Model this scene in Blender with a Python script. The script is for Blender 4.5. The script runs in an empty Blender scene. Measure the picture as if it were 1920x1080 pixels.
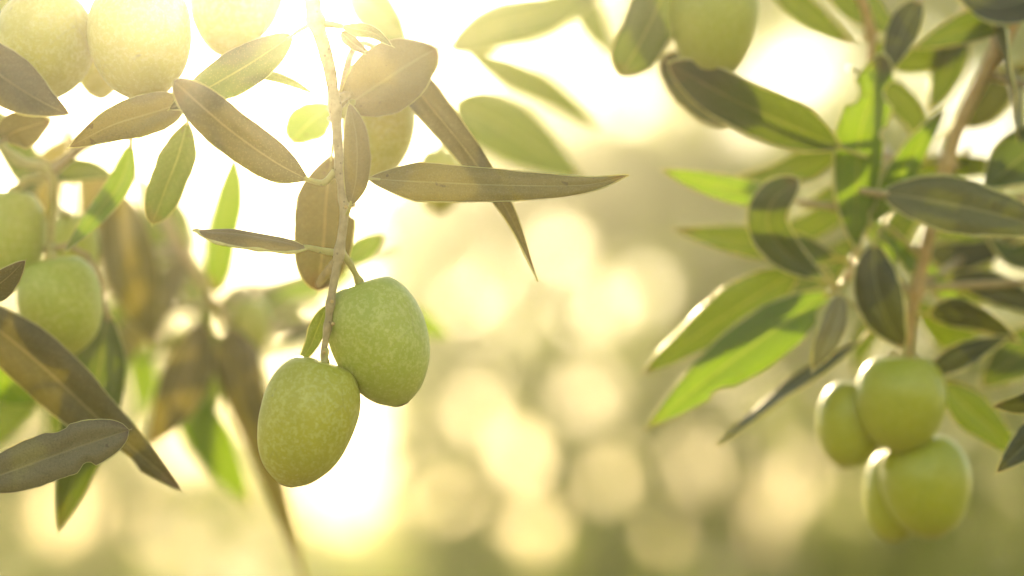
import bpy, bmesh, math, random
from mathutils import Vector, Matrix, Quaternion, noise

random.seed(11)
S = bpy.context.scene
COL = S.collection
R = math.radians

# ---------------------------------------------------------------- camera
LENS, SENSOR = 85.0, 36.0
K = SENSOR / LENS
PITCH = R(8.0)
CAM = Vector((0.0, 0.0, 1.4))
FWD = Vector((0, math.cos(PITCH), math.sin(PITCH)))
UP = Vector((0, -math.sin(PITCH), math.cos(PITCH)))
RIGHT = Vector((1, 0, 0))
D0 = 0.47                                   # focus distance: the two sharp olives

cd = bpy.data.cameras.new('camera')
cam = bpy.data.objects.new('camera', cd)
COL.objects.link(cam)
cam.location = CAM
cam.rotation_euler = (R(90) + PITCH, 0, 0)
cd.lens, cd.sensor_width = LENS, SENSOR
cd.clip_start, cd.clip_end = 0.02, 2000
cd.dof.use_dof = True
cd.dof.focus_distance = D0
cd.dof.aperture_fstop = 4.7
cd.dof.aperture_blades = 0
S.camera = cam

# ---------------------------------------------------------------- sky, sun, exposure
SUN_PX = (450.0, -220.0)                    # where the sun stands just above the frame
sdir = (FWD + RIGHT * ((SUN_PX[0] - 960) / 1920 * K) + UP * ((540 - SUN_PX[1]) / 1920 * K)).normalized()
s_el = math.asin(sdir.z)
s_az = math.atan2(sdir.x, sdir.y)

W = bpy.data.worlds.new('World')
S.world = W
W.use_nodes = True
nt = W.node_tree
bg = nt.nodes['Background']
sky = nt.nodes.new('ShaderNodeTexSky')
sky.sky_type = 'NISHITA'
sky.sun_disc = False
sky.sun_elevation = s_el
sky.sun_rotation = s_az
sky.air_density = 1.3
sky.dust_density = 0.5
sky.ozone_density = 0.0
nt.links.new(sky.outputs[0], bg.inputs[0])
bg.inputs[1].default_value = 0.13

sl = bpy.data.lights.new('sun', 'SUN')
sl.energy = 5.0
sl.angle = R(0.53)
sl.color = (1.0, 0.79, 0.44)
so = bpy.data.objects.new('sun', sl)
COL.objects.link(so)
so.rotation_mode = 'QUATERNION'
so.rotation_quaternion = sdir.to_track_quat('Z', 'Y')
so.location = (0, 0, 6)

S.view_settings.view_transform = 'Standard'
S.view_settings.look = 'None'
S.view_settings.gamma = 1.0
S.view_settings.use_curve_mapping = False
S.view_settings.exposure = 0.88

S.render.engine = 'CYCLES'
cy = S.cycles
cy.use_denoising = True
cy.max_bounces = 8
cy.diffuse_bounces = 3
cy.glossy_bounces = 2
cy.transmission_bounces = 4
cy.transparent_max_bounces = 4
cy.volume_bounces = 1
cy.sample_clamp_indirect = 6.0
cy.sample_clamp_direct = 60.0
cy.caustics_reflective = False
cy.caustics_refractive = False

HAZE_DENSITY = 0.056
HAZE_ANISO = 0.95

# ---------------------------------------------------------------- small helpers
SPREAD = 1.0                                # how far a branch reaches behind the sharp plane
def at(px, py, dz=0.0):
    """a point of the place: photo direction and real distance (dz in cm behind the sharp plane)"""
    D = D0 + dz * 0.01 * SPREAD
    return CAM + (FWD + RIGHT * ((px - 960) / 1920 * K) + UP * ((540 - py) / 1920 * K)) * D

def mpp(dz=0.0):
    return (D0 + dz * 0.01 * SPREAD) * K / 1920

def tag(o, label=None, cat=None, group=None, kind=None):
    if label: o['label'] = label
    if cat: o['category'] = cat
    if group: o['group'] = group
    if kind: o['kind'] = kind
    return o

def mesh_obj(name, verts, faces, mats, parent=None, loc=Vector((0, 0, 0)), uvs=None, midx=None, smooth=True):
    """verts in world space; the object's origin is put at loc (world)"""
    me = bpy.data.meshes.new(name)
    me.from_pydata([tuple(v - loc) for v in verts], [], faces)
    if uvs is not None:
        ul = me.uv_layers.new(name='UVMap')
        vi = [0] * len(me.loops)
        me.loops.foreach_get('vertex_index', vi)
        flat = []
        for i in vi:
            flat.extend(uvs[i])
        ul.data.foreach_set('uv', flat)
    for m in mats:
        me.materials.append(m)
    if midx is not None:
        me.polygons.foreach_set('material_index', midx)
    if smooth:
        me.polygons.foreach_set('use_smooth', [True] * len(me.polygons))
    me.update()
    o = bpy.data.objects.new(name, me)
    COL.objects.link(o)
    wl = Vector((0, 0, 0))
    p = parent
    while p is not None:
        wl += p.location
        p = p.parent
    o.parent = parent
    o.location = loc - wl
    return o

def empty(name, loc, label, cat, group=None):
    o = bpy.data.objects.new(name, None)
    o.empty_display_size = 0.01
    COL.objects.link(o)
    o.location = loc
    return tag(o, label, cat, group)

def spline(pts, n):
    """Catmull-Rom through pts, n+1 samples"""
    if len(pts) == 2:
        return [pts[0].lerp(pts[1], i / n) for i in range(n + 1)]
    P = [pts[0] * 2 - pts[1]] + list(pts) + [pts[-1] * 2 - pts[-2]]
    m = len(pts) - 1
    out = []
    for i in range(n + 1):
        t = i / n * m
        k = min(int(t), m - 1)
        f = t - k
        a, b, c, d = P[k], P[k + 1], P[k + 2], P[k + 3]
        out.append(0.5 * ((2 * b) + (c - a) * f + (2 * a - 5 * b + 4 * c - d) * f * f + (3 * b - a - 3 * c + d) * f ** 3))
    return out

def lerp_list(vals, t):
    m = len(vals) - 1
    x = t * m
    k = min(int(x), m - 1)
    return vals[k] + (vals[k + 1] - vals[k]) * (x - k)

def tube_geo(path, radii, sides=10, lump=0.0, verts=None, faces=None, cap=True, seed=0.0):
    verts = [] if verts is None else verts
    faces = [] if faces is None else faces
    b0 = len(verts)
    n = len(path)
    T0 = (path[1] - path[0]).normalized()
    ref = T0.orthogonal().normalized()
    for i, p in enumerate(path):
        T = (path[min(i + 1, n - 1)] - path[max(i - 1, 0)]).normalized()
        ref = (ref - T * ref.dot(T)).normalized()
        B = T.cross(ref)
        r = radii[i]
        for k in range(sides):
            a = 2 * math.pi * k / sides
            q = ref * math.cos(a) + B * math.sin(a)
            rr = r
            if lump:
                rr *= 1 + lump * noise.noise((p * 350 + q * 0.9) + Vector((seed, 0, 0)))
            verts.append(p + q * rr)
    for i in range(n - 1):
        for k in range(sides):
            a = b0 + i * sides + k
            b = b0 + i * sides + (k + 1) % sides
            faces.append((a, b, b + sides, a + sides))
    if cap:
        faces.append(tuple(b0 + k for k in reversed(range(sides))))
        faces.append(tuple(b0 + (n - 1) * sides + k for k in range(sides)))
    return verts, faces

# ---------------------------------------------------------------- materials
def new_mat(name):
    m = bpy.data.materials.new(name)
    m.use_nodes = True
    n = m.node_tree
    n.nodes.clear()
    out = n.nodes.new('ShaderNodeOutputMaterial')
    return m, n, out

class NB:
    """tiny node-building helper"""
    def __init__(s, tree): s.t = tree
    def node(s, kind, **kw):
        nd = s.t.nodes.new(kind)
        for k, v in kw.items():
            setattr(nd, k, v)
        return nd
    def put(s, sock, val):
        if hasattr(val, 'is_output'):
            s.t.links.new(val, sock)
        else:
            sock.default_value = val
    def math(s, op, a, b=0.0, c=0.0, clamp=False):
        nd = s.node('ShaderNodeMath', operation=op, use_clamp=clamp)
        s.put(nd.inputs[0], a); s.put(nd.inputs[1], b); s.put(nd.inputs[2], c)
        return nd.outputs[0]
    def noise(s, vec, scale, detail=3.0, rough=0.55):
        nd = s.node('ShaderNodeTexNoise')
        s.put(nd.inputs['Vector'], vec)
        nd.inputs['Scale'].default_value = scale
        nd.inputs['Detail'].default_value = detail
        nd.inputs['Roughness'].default_value = rough
        return nd.outputs['Fac']
    def voro(s, vec, scale, feature='F1'):
        nd = s.node('ShaderNodeTexVoronoi', feature=feature)
        s.put(nd.inputs['Vector'], vec)
        nd.inputs['Scale'].default_value = scale
        return nd.outputs['Distance']
    def ramp(s, v, lo, hi):
        nd = s.node('ShaderNodeMapRange', interpolation_type='SMOOTHSTEP')
        s.put(nd.inputs[0], v)
        nd.inputs[1].default_value = lo
        nd.inputs[2].default_value = hi
        return nd.outputs[0]
    def mix(s, f, a, b):
        nd = s.node('ShaderNodeMix', data_type='RGBA')
        s.put(nd.inputs[0], f); s.put(nd.inputs[6], a); s.put(nd.inputs[7], b)
        return nd.outputs[2]
    def bump(s, h, strength, dist):
        nd = s.node('ShaderNodeBump')
        s.put(nd.inputs['Height'], h)
        nd.inputs['Strength'].default_value = strength
        nd.inputs['Distance'].default_value = dist
        return nd.outputs[0]

def leaf_material(name, top, under, trans, tmix, rough=0.42):
    m, t, out = new_mat(name)
    b = NB(t)
    tc = b.node('ShaderNodeTexCoord')
    geo = b.node('ShaderNodeNewGeometry')
    info = b.node('ShaderNodeObjectInfo')
    sep = b.node('ShaderNodeSeparateXYZ')
    t.links.new(tc.outputs['UV'], sep.inputs[0])
    av = b.math('ABSOLUTE', b.math('SUBTRACT', sep.outputs[1], 0.5))      # 0 at midrib .. 0.5 at margin
    rib = b.math('SUBTRACT', 1.0, b.ramp(av, 0.008, 0.034))
    # faint side veins running forward from the midrib
    ph = b.math('SUBTRACT', b.math('MULTIPLY', sep.outputs[0], 34.0), b.math('MULTIPLY', av, 16.0))
    vein = b.math('POWER', b.math('ABSOLUTE', b.math('SINE', ph)), 8.0)
    obj = tc.outputs['Object']
    fine = b.noise(obj, 2600.0, 3.0, 0.65)
    mott = b.noise(obj, 170.0, 4.0, 0.6)
    broad = b.noise(obj, 45.0, 2.0)
    speck = b.ramp(b.voro(obj, 2100.0), 0.10, 0.42)
    blot = b.ramp(b.noise(obj, 420.0, 2.0), 0.70, 0.76)
    tipb = b.math('MULTIPLY', b.ramp(b.math('ADD', sep.outputs[0], b.math('MULTIPLY', b.math('SUBTRACT', mott, 0.5), 0.35)), 0.86, 1.02), 0.6)
    base = b.mix(geo.outputs['Backfacing'], top, under)
    base = b.mix(b.math('MULTIPLY', b.ramp(mott, 0.3, 0.75), 0.40), base, (under[0] * 0.8, under[1] * 0.72, under[2] * 0.55, 1))
    base = b.mix(b.math('MULTIPLY', b.math('SUBTRACT', 1.0, speck), 0.30), base, (0.44, 0.35, 0.16, 1))
    base = b.mix(tipb, base, (0.20, 0.11, 0.035, 1))
    base = b.mix(b.math('MULTIPLY', blot, 0.6), base, (0.11, 0.06, 0.02, 1))
    base = b.mix(b.math('MULTIPLY', b.ramp(fine, 0.45, 0.75), 0.35), base, (0.035, 0.035, 0.014, 1))
    base = b.mix(b.math('MULTIPLY', b.math('MULTIPLY', vein, mott), 0.07), base, (0.40, 0.42, 0.20, 1))
    base = b.mix(b.math('MULTIPLY', rib, b.math('ADD', 0.12, b.math('MULTIPLY', mott, 0.6))), base, (0.46, 0.42, 0.17, 1))
    hsv = b.node('ShaderNodeHueSaturation')
    b.put(hsv.inputs['Hue'], b.math('ADD', 0.485, b.math('MULTIPLY', info.outputs['Random'], 0.025)))
    b.put(hsv.inputs['Value'], b.math('ADD', 0.8, b.math('MULTIPLY', info.outputs['Random'], 0.4)))
    b.put(hsv.inputs['Color'], base)
    p = b.node('ShaderNodeBsdfPrincipled')
    b.put(p.inputs['Base Color'], hsv.outputs[0])
    b.put(p.inputs['Roughness'], b.math('ADD', rough - 0.08, b.math('MULTIPLY', fine, 0.22)))
    p.inputs['Specular IOR Level'].default_value = 0.5
    h = b.math('ADD', b.math('MULTIPLY', fine, 0.4), b.math('ADD', b.math('MULTIPLY', speck, 0.35), b.math('MULTIPLY', rib, 0.5)))
    nrm = b.bump(h, 0.35, 0.00018)
    b.put(p.inputs['Normal'], nrm)
    tr = b.node('ShaderNodeBsdfTranslucent')
    tcol = b.mix(b.math('MULTIPLY', b.ramp(broad, 0.3, 0.7), 0.5), trans, (trans[0] * 0.7, trans[1] * 0.78, trans[2] * 0.7, 1))
    tcol = b.mix(b.math('MULTIPLY', rib, 0.6), tcol, (min(1, trans[0] * 1.5), min(1, trans[1] * 1.12), trans[2] * 1.5, 1))
    tcol = b.mix(tipb, tcol, (trans[0] * 0.9, trans[1] * 0.4, trans[2], 1))
    tcol = b.mix(b.math('MULTIPLY', blot, 0.7), tcol, (trans[0] * 0.4, trans[1] * 0.25, 0.0, 1))
    tcol = b.mix(b.math('MULTIPLY', b.math('MULTIPLY', vein, mott), 0.10), tcol, (min(1, trans[0] * 1.25), min(1, trans[1] * 1.1), trans[2], 1))
    b.put(tr.inputs['Color'], tcol)
    ms = b.node('ShaderNodeMixShader')
    ms.inputs[0].default_value = tmix
    t.links.new(p.outputs[0], ms.inputs[1])
    t.links.new(tr.outputs[0], ms.inputs[2])
    t.links.new(ms.outputs[0], out.inputs[0])
    return m

M_LEAF = {
    # mature, thick blade; half-grown blade; young thin blade
    'old': leaf_material('leaf_mature', (0.085, 0.064, 0.015, 1), (0.29, 0.21, 0.05, 1), (0.34, 0.29, 0.02, 1), 0.16),
    'dark': leaf_material('leaf_dark', (0.036, 0.046, 0.010, 1), (0.16, 0.145, 0.045, 1), (0.22, 0.26, 0.012, 1), 0.12),
    'silver': leaf_material('leaf_silver', (0.07, 0.075, 0.03, 1), (0.28, 0.235, 0.10, 1), (0.20, 0.24, 0.02, 1), 0.10),
    'gold': leaf_material('leaf_golden', (0.10, 0.085, 0.02, 1), (0.28, 0.22, 0.06, 1), (0.44, 0.36, 0.03, 1), 0.27),
    'mid': leaf_material('leaf_green', (0.040, 0.055, 0.010, 1), (0.17, 0.14, 0.042, 1), (0.26, 0.37, 0.004, 1), 0.26),
    'new': leaf_material('leaf_young', (0.07, 0.12, 0.018, 1), (0.20, 0.22, 0.07, 1), (0.32, 0.50, 0.008, 1), 0.46),
}

def margin_material():
    m, t, out = new_mat('leaf_margin')
    b = NB(t)
    tc = b.node('ShaderNodeTexCoord')
    n = b.noise(tc.outputs['Object'], 900.0, 2.0)
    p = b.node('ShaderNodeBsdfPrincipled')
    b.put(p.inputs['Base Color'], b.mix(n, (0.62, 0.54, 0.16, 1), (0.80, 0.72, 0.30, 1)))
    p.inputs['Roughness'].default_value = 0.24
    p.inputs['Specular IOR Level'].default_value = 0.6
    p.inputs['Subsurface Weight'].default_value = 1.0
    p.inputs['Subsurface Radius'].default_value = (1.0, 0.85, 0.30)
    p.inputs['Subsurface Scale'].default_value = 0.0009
    b.put(p.inputs['Normal'], b.bump(n, 0.5, 0.0003))
    t.links.new(p.outputs[0], out.inputs[0])
    return m
M_MARGIN = margin_material()

def bark_material(name, a, c, sss=0.0, scale=1.0):
    m, t, out = new_mat(name)
    b = NB(t)
    tc = b.node('ShaderNodeTexCoord')
    obj = tc.outputs['Object']
    n1 = b.noise(obj, 420.0 * scale, 4.0, 0.6)
    n2 = b.noise(obj, 2200.0 * scale, 3.0)
    col = b.mix(b.ramp(n1, 0.3, 0.72), a, c)
    dots = b.math('SUBTRACT', 1.0, b.ramp(b.voro(obj, 620.0 * scale), 0.06, 0.2))
    col = b.mix(b.math('MULTIPLY', dots, 0.55), col, (0.10, 0.055, 0.02, 1))
    p = b.node('ShaderNodeBsdfPrincipled')
    b.put(p.inputs['Base Color'], col)
    p.inputs['Roughness'].default_value = 0.42
    p.inputs['Specular IOR Level'].default_value = 0.45
    if sss:
        p.inputs['Subsurface Weight'].default_value = sss
        p.inputs['Subsurface Radius'].default_value = (1.0, 0.7, 0.25)
        p.inputs['Subsurface Scale'].default_value = 0.0012
    b.put(p.inputs['Normal'], b.bump(b.math('ADD', n1, b.math('MULTIPLY', n2, 0.5)), 0.5, 0.0002 / scale))
    t.links.new(p.outputs[0], out.inputs[0])
    return m
M_TWIG = bark_material('twig_bark', (0.42, 0.32, 0.15, 1), (0.62, 0.50, 0.25, 1), 0.4)
M_TWIGB = bark_material('brown_twig_bark', (0.52, 0.35, 0.12, 1), (0.70, 0.50, 0.20, 1), 0.4)
M_PET = bark_material('petiole_skin', (0.50, 0.44, 0.13, 1), (0.60, 0.56, 0.17, 1), 0.6)
M_TRUNK = bark_material('trunk_bark', (0.10, 0.085, 0.06, 1), (0.24, 0.20, 0.14, 1), 0.0, 0.03)

def olive_material(name, c1, c2, blush, bloom, rough=0.36, coat=0.25):
    m, t, out = new_mat(name)
    b = NB(t)
    tc = b.node('ShaderNodeTexCoord')
    info = b.node('ShaderNodeObjectInfo')
    obj = tc.outputs['Object']
    sep = b.node('ShaderNodeSeparateXYZ')
    t.links.new(tc.outputs['UV'], sep.inputs[0])
    broad = b.noise(obj, 75.0, 3.0, 0.5)
    mid = b.noise(obj, 1000.0, 5.0, 0.75)
    fine = b.noise(obj, 2400.0, 3.0, 0.6)
    vor = b.voro(obj, 1050.0)
    dots = b.math('SUBTRACT', 1.0, b.ramp(vor, 0.05, 0.20))
    film = b.math('MULTIPLY', b.math('MULTIPLY', b.ramp(mid, 0.46, 0.60), b.ramp(broad, 0.25, 0.6)), bloom)
    col = b.mix(b.ramp(broad, 0.3, 0.7), c1, c2)
    col = b.mix(b.math('MULTIPLY', b.ramp(sep.outputs[0], 0.72, 1.0), 0.35), col, blush)
    col = b.mix(film, col, (0.74, 0.75, 0.25, 1))
    col = b.mix(b.math('MULTIPLY', dots, 0.5), col, (0.80, 0.79, 0.33, 1))
    # a few brown scuffs
    patch = b.ramp(b.noise(obj, 150.0, 4.0, 0.6), 0.52, 0.60)
    col = b.mix(b.math('MULTIPLY', patch, 0.14), col, (c1[0] * 0.72, c1[1] * 0.68, c1[2] * 0.6, 1))
    tipd = b.ramp(sep.outputs[0], 0.990, 0.998)
    col = b.mix(b.math('MULTIPLY', tipd, 0.8), col, (0.16, 0.09, 0.03, 1))
    crack = b.math('MULTIPLY', b.math('SUBTRACT', 1.0, b.ramp(b.voro(obj, 110.0, 'DISTANCE_TO_EDGE'), 0.006, 0.03)), b.ramp(broad, 0.55, 0.62))
    scuff = b.ramp(b.noise(obj, 260.0, 2.0), 0.70, 0.76)
    col = b.mix(b.math('MULTIPLY', scuff, 0.5), col, (0.24, 0.21, 0.05, 1))
    col = b.mix(b.math('MULTIPLY', crack, 0.16), col, (0.26, 0.24, 0.06, 1))
    p = b.node('ShaderNodeBsdfPrincipled')
    b.put(p.inputs['Base Color'], col)
    b.put(p.inputs['Roughness'], b.math('ADD', rough, b.math('MULTIPLY', mid, 0.25)))
    p.inputs['Specular IOR Level'].default_value = 0.45
    p.inputs['Coat Weight'].default_value = coat
    p.inputs['Coat Roughness'].default_value = 0.28
    p.inputs['Subsurface Weight'].default_value = 0.85
    p.inputs['Subsurface Radius'].default_value = (1.0, 0.95, 0.18)
    p.inputs['Subsurface Scale'].default_value = 0.0075
    h = b.math('ADD', b.math('MULTIPLY', fine, 0.4), b.math('ADD', b.math('MULTIPLY', dots, 0.3), b.math('MULTIPLY', mid, 0.5)))
    b.put(p.inputs['Normal'], b.bump(h, 0.22, 0.00025))
    t.links.new(p.outputs[0], out.inputs[0])
    return m
M_OL1 = olive_material('olive_skin', (0.45, 0.44, 0.025, 1), (0.60, 0.57, 0.04, 1), (0.52, 0.43, 0.05, 1), 0.55)
M_OL2 = olive_material('olive_skin_green', (0.42, 0.49, 0.05, 1), (0.55, 0.60, 0.07, 1), (0.48, 0.47, 0.08, 1), 0.55)
M_OL3 = olive_material('olive_skin_deep', (0.42, 0.45, 0.025, 1), (0.52, 0.53, 0.035, 1), (0.42, 0.39, 0.03, 1), 0.16, 0.30, 0.4)

def simple_leafy(name, c1, c2, trans, tmix, rough=0.4):
    m, t, out = new_mat(name)
    b = NB(t)
    tc = b.node('ShaderNodeTexCoord')
    n = b.noise(tc.outputs['Object'], 6.0, 3.0)
    p = b.node('ShaderNodeBsdfPrincipled')
    b.put(p.inputs['Base Color'], b.mix(b.ramp(n, 0.3, 0.7), c1, c2))
    p.inputs['Roughness'].default_value = rough
    tr = b.node('ShaderNodeBsdfTranslucent')
    tr.inputs[0].default_value = trans
    ms = b.node('ShaderNodeMixShader')
    ms.inputs[0].default_value = tmix
    t.links.new(p.outputs[0], ms.inputs[1]); t.links.new(tr.outputs[0], ms.inputs[2])
    t.links.new(ms.outputs[0], out.inputs[0])
    return m
M_CROWN = simple_leafy('crown_leaf', (0.11, 0.13, 0.045, 1), (0.22, 0.23, 0.10, 1), (0.58, 0.68, 0.09, 1), 0.58, 0.24)
M_GRASS = simple_leafy('dry_grass', (0.36, 0.29, 0.12, 1), (0.26, 0.25, 0.09, 1), (0.50, 0.42, 0.16, 1), 0.4, 0.6)

def ground_material():
    m, t, out = new_mat('dry_meadow')
    b = NB(t)
    tc = b.node('ShaderNodeTexCoord')
    n1 = b.noise(tc.outputs['Object'], 0.8, 5.0, 0.6)
    n2 = b.noise(tc.outputs['Object'], 14.0, 4.0, 0.7)
    col = b.mix(b.ramp(n1, 0.35, 0.65), (0.30, 0.24, 0.11, 1), (0.17, 0.17, 0.06, 1))
    col = b.mix(b.math('MULTIPLY', n2, 0.6), col, (0.38, 0.32, 0.17, 1))
    p = b.node('ShaderNodeBsdfPrincipled')
    b.put(p.inputs['Base Color'], col)
    p.inputs['Roughness'].default_value = 0.9
    b.put(p.inputs['Normal'], b.bump(n2, 0.6, 0.03))
    t.links.new(p.outputs[0], out.inputs[0])
    return m
M_GROUND = ground_material()

# ---------------------------------------------------------------- the hillside and its grass
def ground_z(x, y):
    z = 0.012 * y + 0.05 * noise.noise(Vector((x * 0.35, y * 0.35, 2.0)))
    z += 1.85 / (1 + math.exp(-(y - 11.0) / 1.2))                # bank rising behind the near trees
    return z

gx0, gx1, gy0, gy1 = -9.0, 9.0, -5.0, 15.0
nx, ny = 72, 80
gv, gf = [], []
for j in range(ny + 1):
    for i in range(nx + 1):
        x = gx0 + (gx1 - gx0) * i / nx
        y = gy0 + (gy1 - gy0) * j / ny
        gv.append(Vector((x, y, ground_z(x, y))))
for j in range(ny):
    for i in range(nx):
        a = j * (nx + 1) + i
        gf.append((a, a + 1, a + nx + 2, a + nx + 1))
g = mesh_obj('ground', gv, gf, [M_GROUND])
tag(g, 'dry golden hillside meadow behind the branches', None, None, 'structure')

def build_grass():
    rnd = random.Random(3)
    v, f = [], []
    for k in range(9000):
        y = rnd.uniform(3.5, 14.0)
        x = rnd.uniform(-0.42, 0.42) * y
        z = ground_z(x, y)
        h = rnd.uniform(0.12, 0.42)
        a = rnd.uniform(0, 6.28)
        lean = Vector((rnd.gauss(0, .35), rnd.gauss(0, .35), 1)).normalized() * h
        w = Vector((math.cos(a), math.sin(a), 0)) * rnd.uniform(.003, .008)
        p = Vector((x, y, z - .01))
        i = len(v)
        v.extend([p - w, p + w, p + lean * .6 + w * .7, p + lean * .6 - w * .7, p + lean])
        f.extend([(i, i + 1, i + 2, i + 3), (i + 3, i + 2, i + 4)])
    o = mesh_obj('dry_grass', v, f, [M_GRASS], smooth=False)
    tag(o, 'tall dry golden grass blurred across the hillside', 'grass', None, 'stuff')
build_grass()

# ---------------------------------------------------------------- far olive trees (out of focus)
def leaf_quad(v, f, p, d, n, L, w):
    s = d.cross(n).normalized()
    i = len(v)
    v.extend([p, p + d * L * .3 + s * w, p + d * L * .7 + s * w * .8, p + d * L, p + d * L * .7 - s * w * .8, p + d * L * .3 - s * w])
    f.extend([(i, i + 1, i + 2, i + 3), (i, i + 3, i + 4, i + 5)])

def far_tree(px, dist, crown, label, seed, trunk_r=0.07, per=4, leaf=(0.045, 0.07), flat=0.9, voids=0, vr=(.03, .06), gaps=()):
    """crown: lobes (px, py, rx_px, ry_px, optical depth) of the crown at that distance"""
    rnd = random.Random(seed)
    s = dist * K / 1920
    def P(x, y, dd=0.0):
        return CAM + (FWD + RIGHT * ((x - 960) / 1920 * K) + UP * ((540 - y) / 1920 * K)) * (dist + dd)
    b = P(px, 700)
    base = Vector((b.x, b.y, ground_z(b.x, b.y) - 0.05))
    t = empty('olive_tree', base, label, 'tree', 'olive trees of the grove behind')
    v, f = [], []
    c0 = P(px, 1250)
    mid = base.lerp(c0, 0.5) + Vector((rnd.uniform(-.12, .12), rnd.uniform(-.1, .1), 0))
    tube_geo(spline([base, mid, c0], 14), [trunk_r * (1.25 - 0.9 * i / 14) for i in range(15)], 10, 0.25, v, f, seed=seed)
    for (cx, cyy, rx, ry, tau) in crown:
        for q in range(2):
            e = P(cx + rnd.uniform(-.7, .7) * rx, cyy + rnd.uniform(-.8, .6) * ry, rnd.uniform(-.4, .4) * rx * s)
            m2 = c0.lerp(e, .5) + Vector((0, 0, .06))
            st = mid.lerp(c0, rnd.uniform(.4, 1))
            tube_geo(spline([st, m2, e], 8), [trunk_r * (.22 - .19 * i / 8) for i in range(9)], 6, 0.2, v, f, seed=seed + q)
    mesh_obj('trunk', v, f, [M_TRUNK], t, base)
    v, f = [], []
    holes = []                                          # openings in the crown where the sky shows through
    for (cx, cyy, rx, ry, tau) in crown:
        for k in range(int(voids * rx * ry / 90000.0)):
            holes.append((P(cx + rnd.uniform(-.95, .95) * rx, cyy + rnd.uniform(-.95, .95) * ry), rnd.uniform(*vr)))
    holes.extend((P(gx, gy), gr) for (gx, gy, gr) in gaps)
    x0 = min(c[0] - c[2] for c in crown); x1 = max(c[0] + c[2] for c in crown)
    y0 = min(c[1] - c[3] for c in crown); y1 = max(c[1] + c[3] for c in crown)
    tmax = max(c[4] for c in crown)
    n = int(tmax * (x1 - x0) * (y1 - y0) * s * s / (0.5 * 0.058 * 0.017 * 0.75) / per)
    for k in range(n):
        x = x0 + (x1 - x0) * ((k * 0.7548776662 + .13) % 1.0)         # even scatter over the crown
        y = y0 + (y1 - y0) * ((k * 0.5698402910 + .37) % 1.0)
        loc_t = 0.0
        for (cx, cyy, rx, ry, tau) in crown:
            e = math.hypot((x - cx) / rx, (y - cyy) / ry)
            if e < 1: loc_t = max(loc_t, tau * min(1.0, (1 - e) / .22))
        if rnd.random() * tmax > loc_t: continue
        q = P(x, y, rnd.gauss(0, .5) * flat)
        dr = Vector((rnd.gauss(0, .5), rnd.gauss(0, .5), -0.5 + rnd.gauss(0, .6))).normalized()
        ln = rnd.uniform(.05, .12)
        q = q - dr * ln * .5
        for m in range(per):
            p = q + dr * ln * (m / per) + Vector((rnd.gauss(0, .012), rnd.gauss(0, .012), rnd.gauss(0, .012)))
            d = (dr * .4 + Vector((rnd.gauss(0, .6), rnd.gauss(0, .6), rnd.gauss(0, .6)))).normalized()
            nn = Vector((rnd.gauss(0, 1), rnd.gauss(0, 1), rnd.gauss(0, 1))).normalized()
            mp = p + d * .03
            L = rnd.uniform(*leaf)
            a0 = p - d * .03
            dx, dzz = d.x * L, d.z * L
            q2 = dx * dx + dzz * dzz + 1e-9
            hit = False
            for h, r in holes:
                t_ = max(0.0, min(1.0, ((h.x - a0.x) * dx + (h.z - a0.z) * dzz) / q2))
                if (a0.x + dx * t_ - h.x) ** 2 + (a0.z + dzz * t_ - h.z) ** 2 < (r + .005) ** 2:
                    hit = True
                    break
            if not hit:
                leaf_quad(v, f, a0, d, nn, L, rnd.uniform(.006, .011))
    mesh_obj('crown', v, f, [M_CROWN], t, base, smooth=False)
    return t

far_tree(1500, 2.7, [(1040, 880, 350, 430, 5.6), (1420, 930, 420, 430, 4.8), (1800, 850, 460, 560, 4.8), (850, 540, 180, 290, 6.0), (1110, 450, 320, 360, 6.2),
                     (1400, 480, 300, 340, 4.6), (1380, 110, 320, 280, 4.2), (1850, 330, 420, 420, 4.8), (1880, -60, 500, 220, 4.2), (2400, 600, 400, 700, 3.0)],
         'dense blurred olive tree with bright gaps behind the right branch', 8, .03, flat=.2, voids=2.6, vr=(.003, .009),
         gaps=((1490, 135, .034), (1835, 240, .036), (1180, 190, .016), (1112, 735, .018), (1505, 905, .012), (1120, 575, .013), (1050, 470, .011), (880, 570, .008), (960, 640, .009), (1210, 520, .009), (1700, 160, .02), (1900, 520, .02),
               (1300, 860, .010), (1245, 1000, .009), (1430, 1010, .009), (1540, 960, .011), (1380, 770, .008), (900, 770, .008), (985, 870, .008), (1860, 1040, .011), (1010, 1000, .011), (850, 930, .009), (1190, 650, .009), (1570, 700, .009), (1130, 900, .008), (1330, 1050, .010)))
far_tree(100, 3.2, [(150, 1000, 480, 320, 3.4), (-200, 760, 360, 420, 3.6), (180, 620, 320, 280, 4.0), (430, 660, 210, 210, 3.2), (600, 1140, 360, 190, 2.6)],
         'low blurred olive tree at lower left behind the front leaf', 14, .04, flat=.25, voids=6, vr=(.007, .018))
far_tree(820, 6.5, [(780, 1090, 300, 100, 2.0), (1250, 1110, 320, 80, 2.0)],
         'distant pale olive tree low behind the bottom edge', 21)

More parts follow.
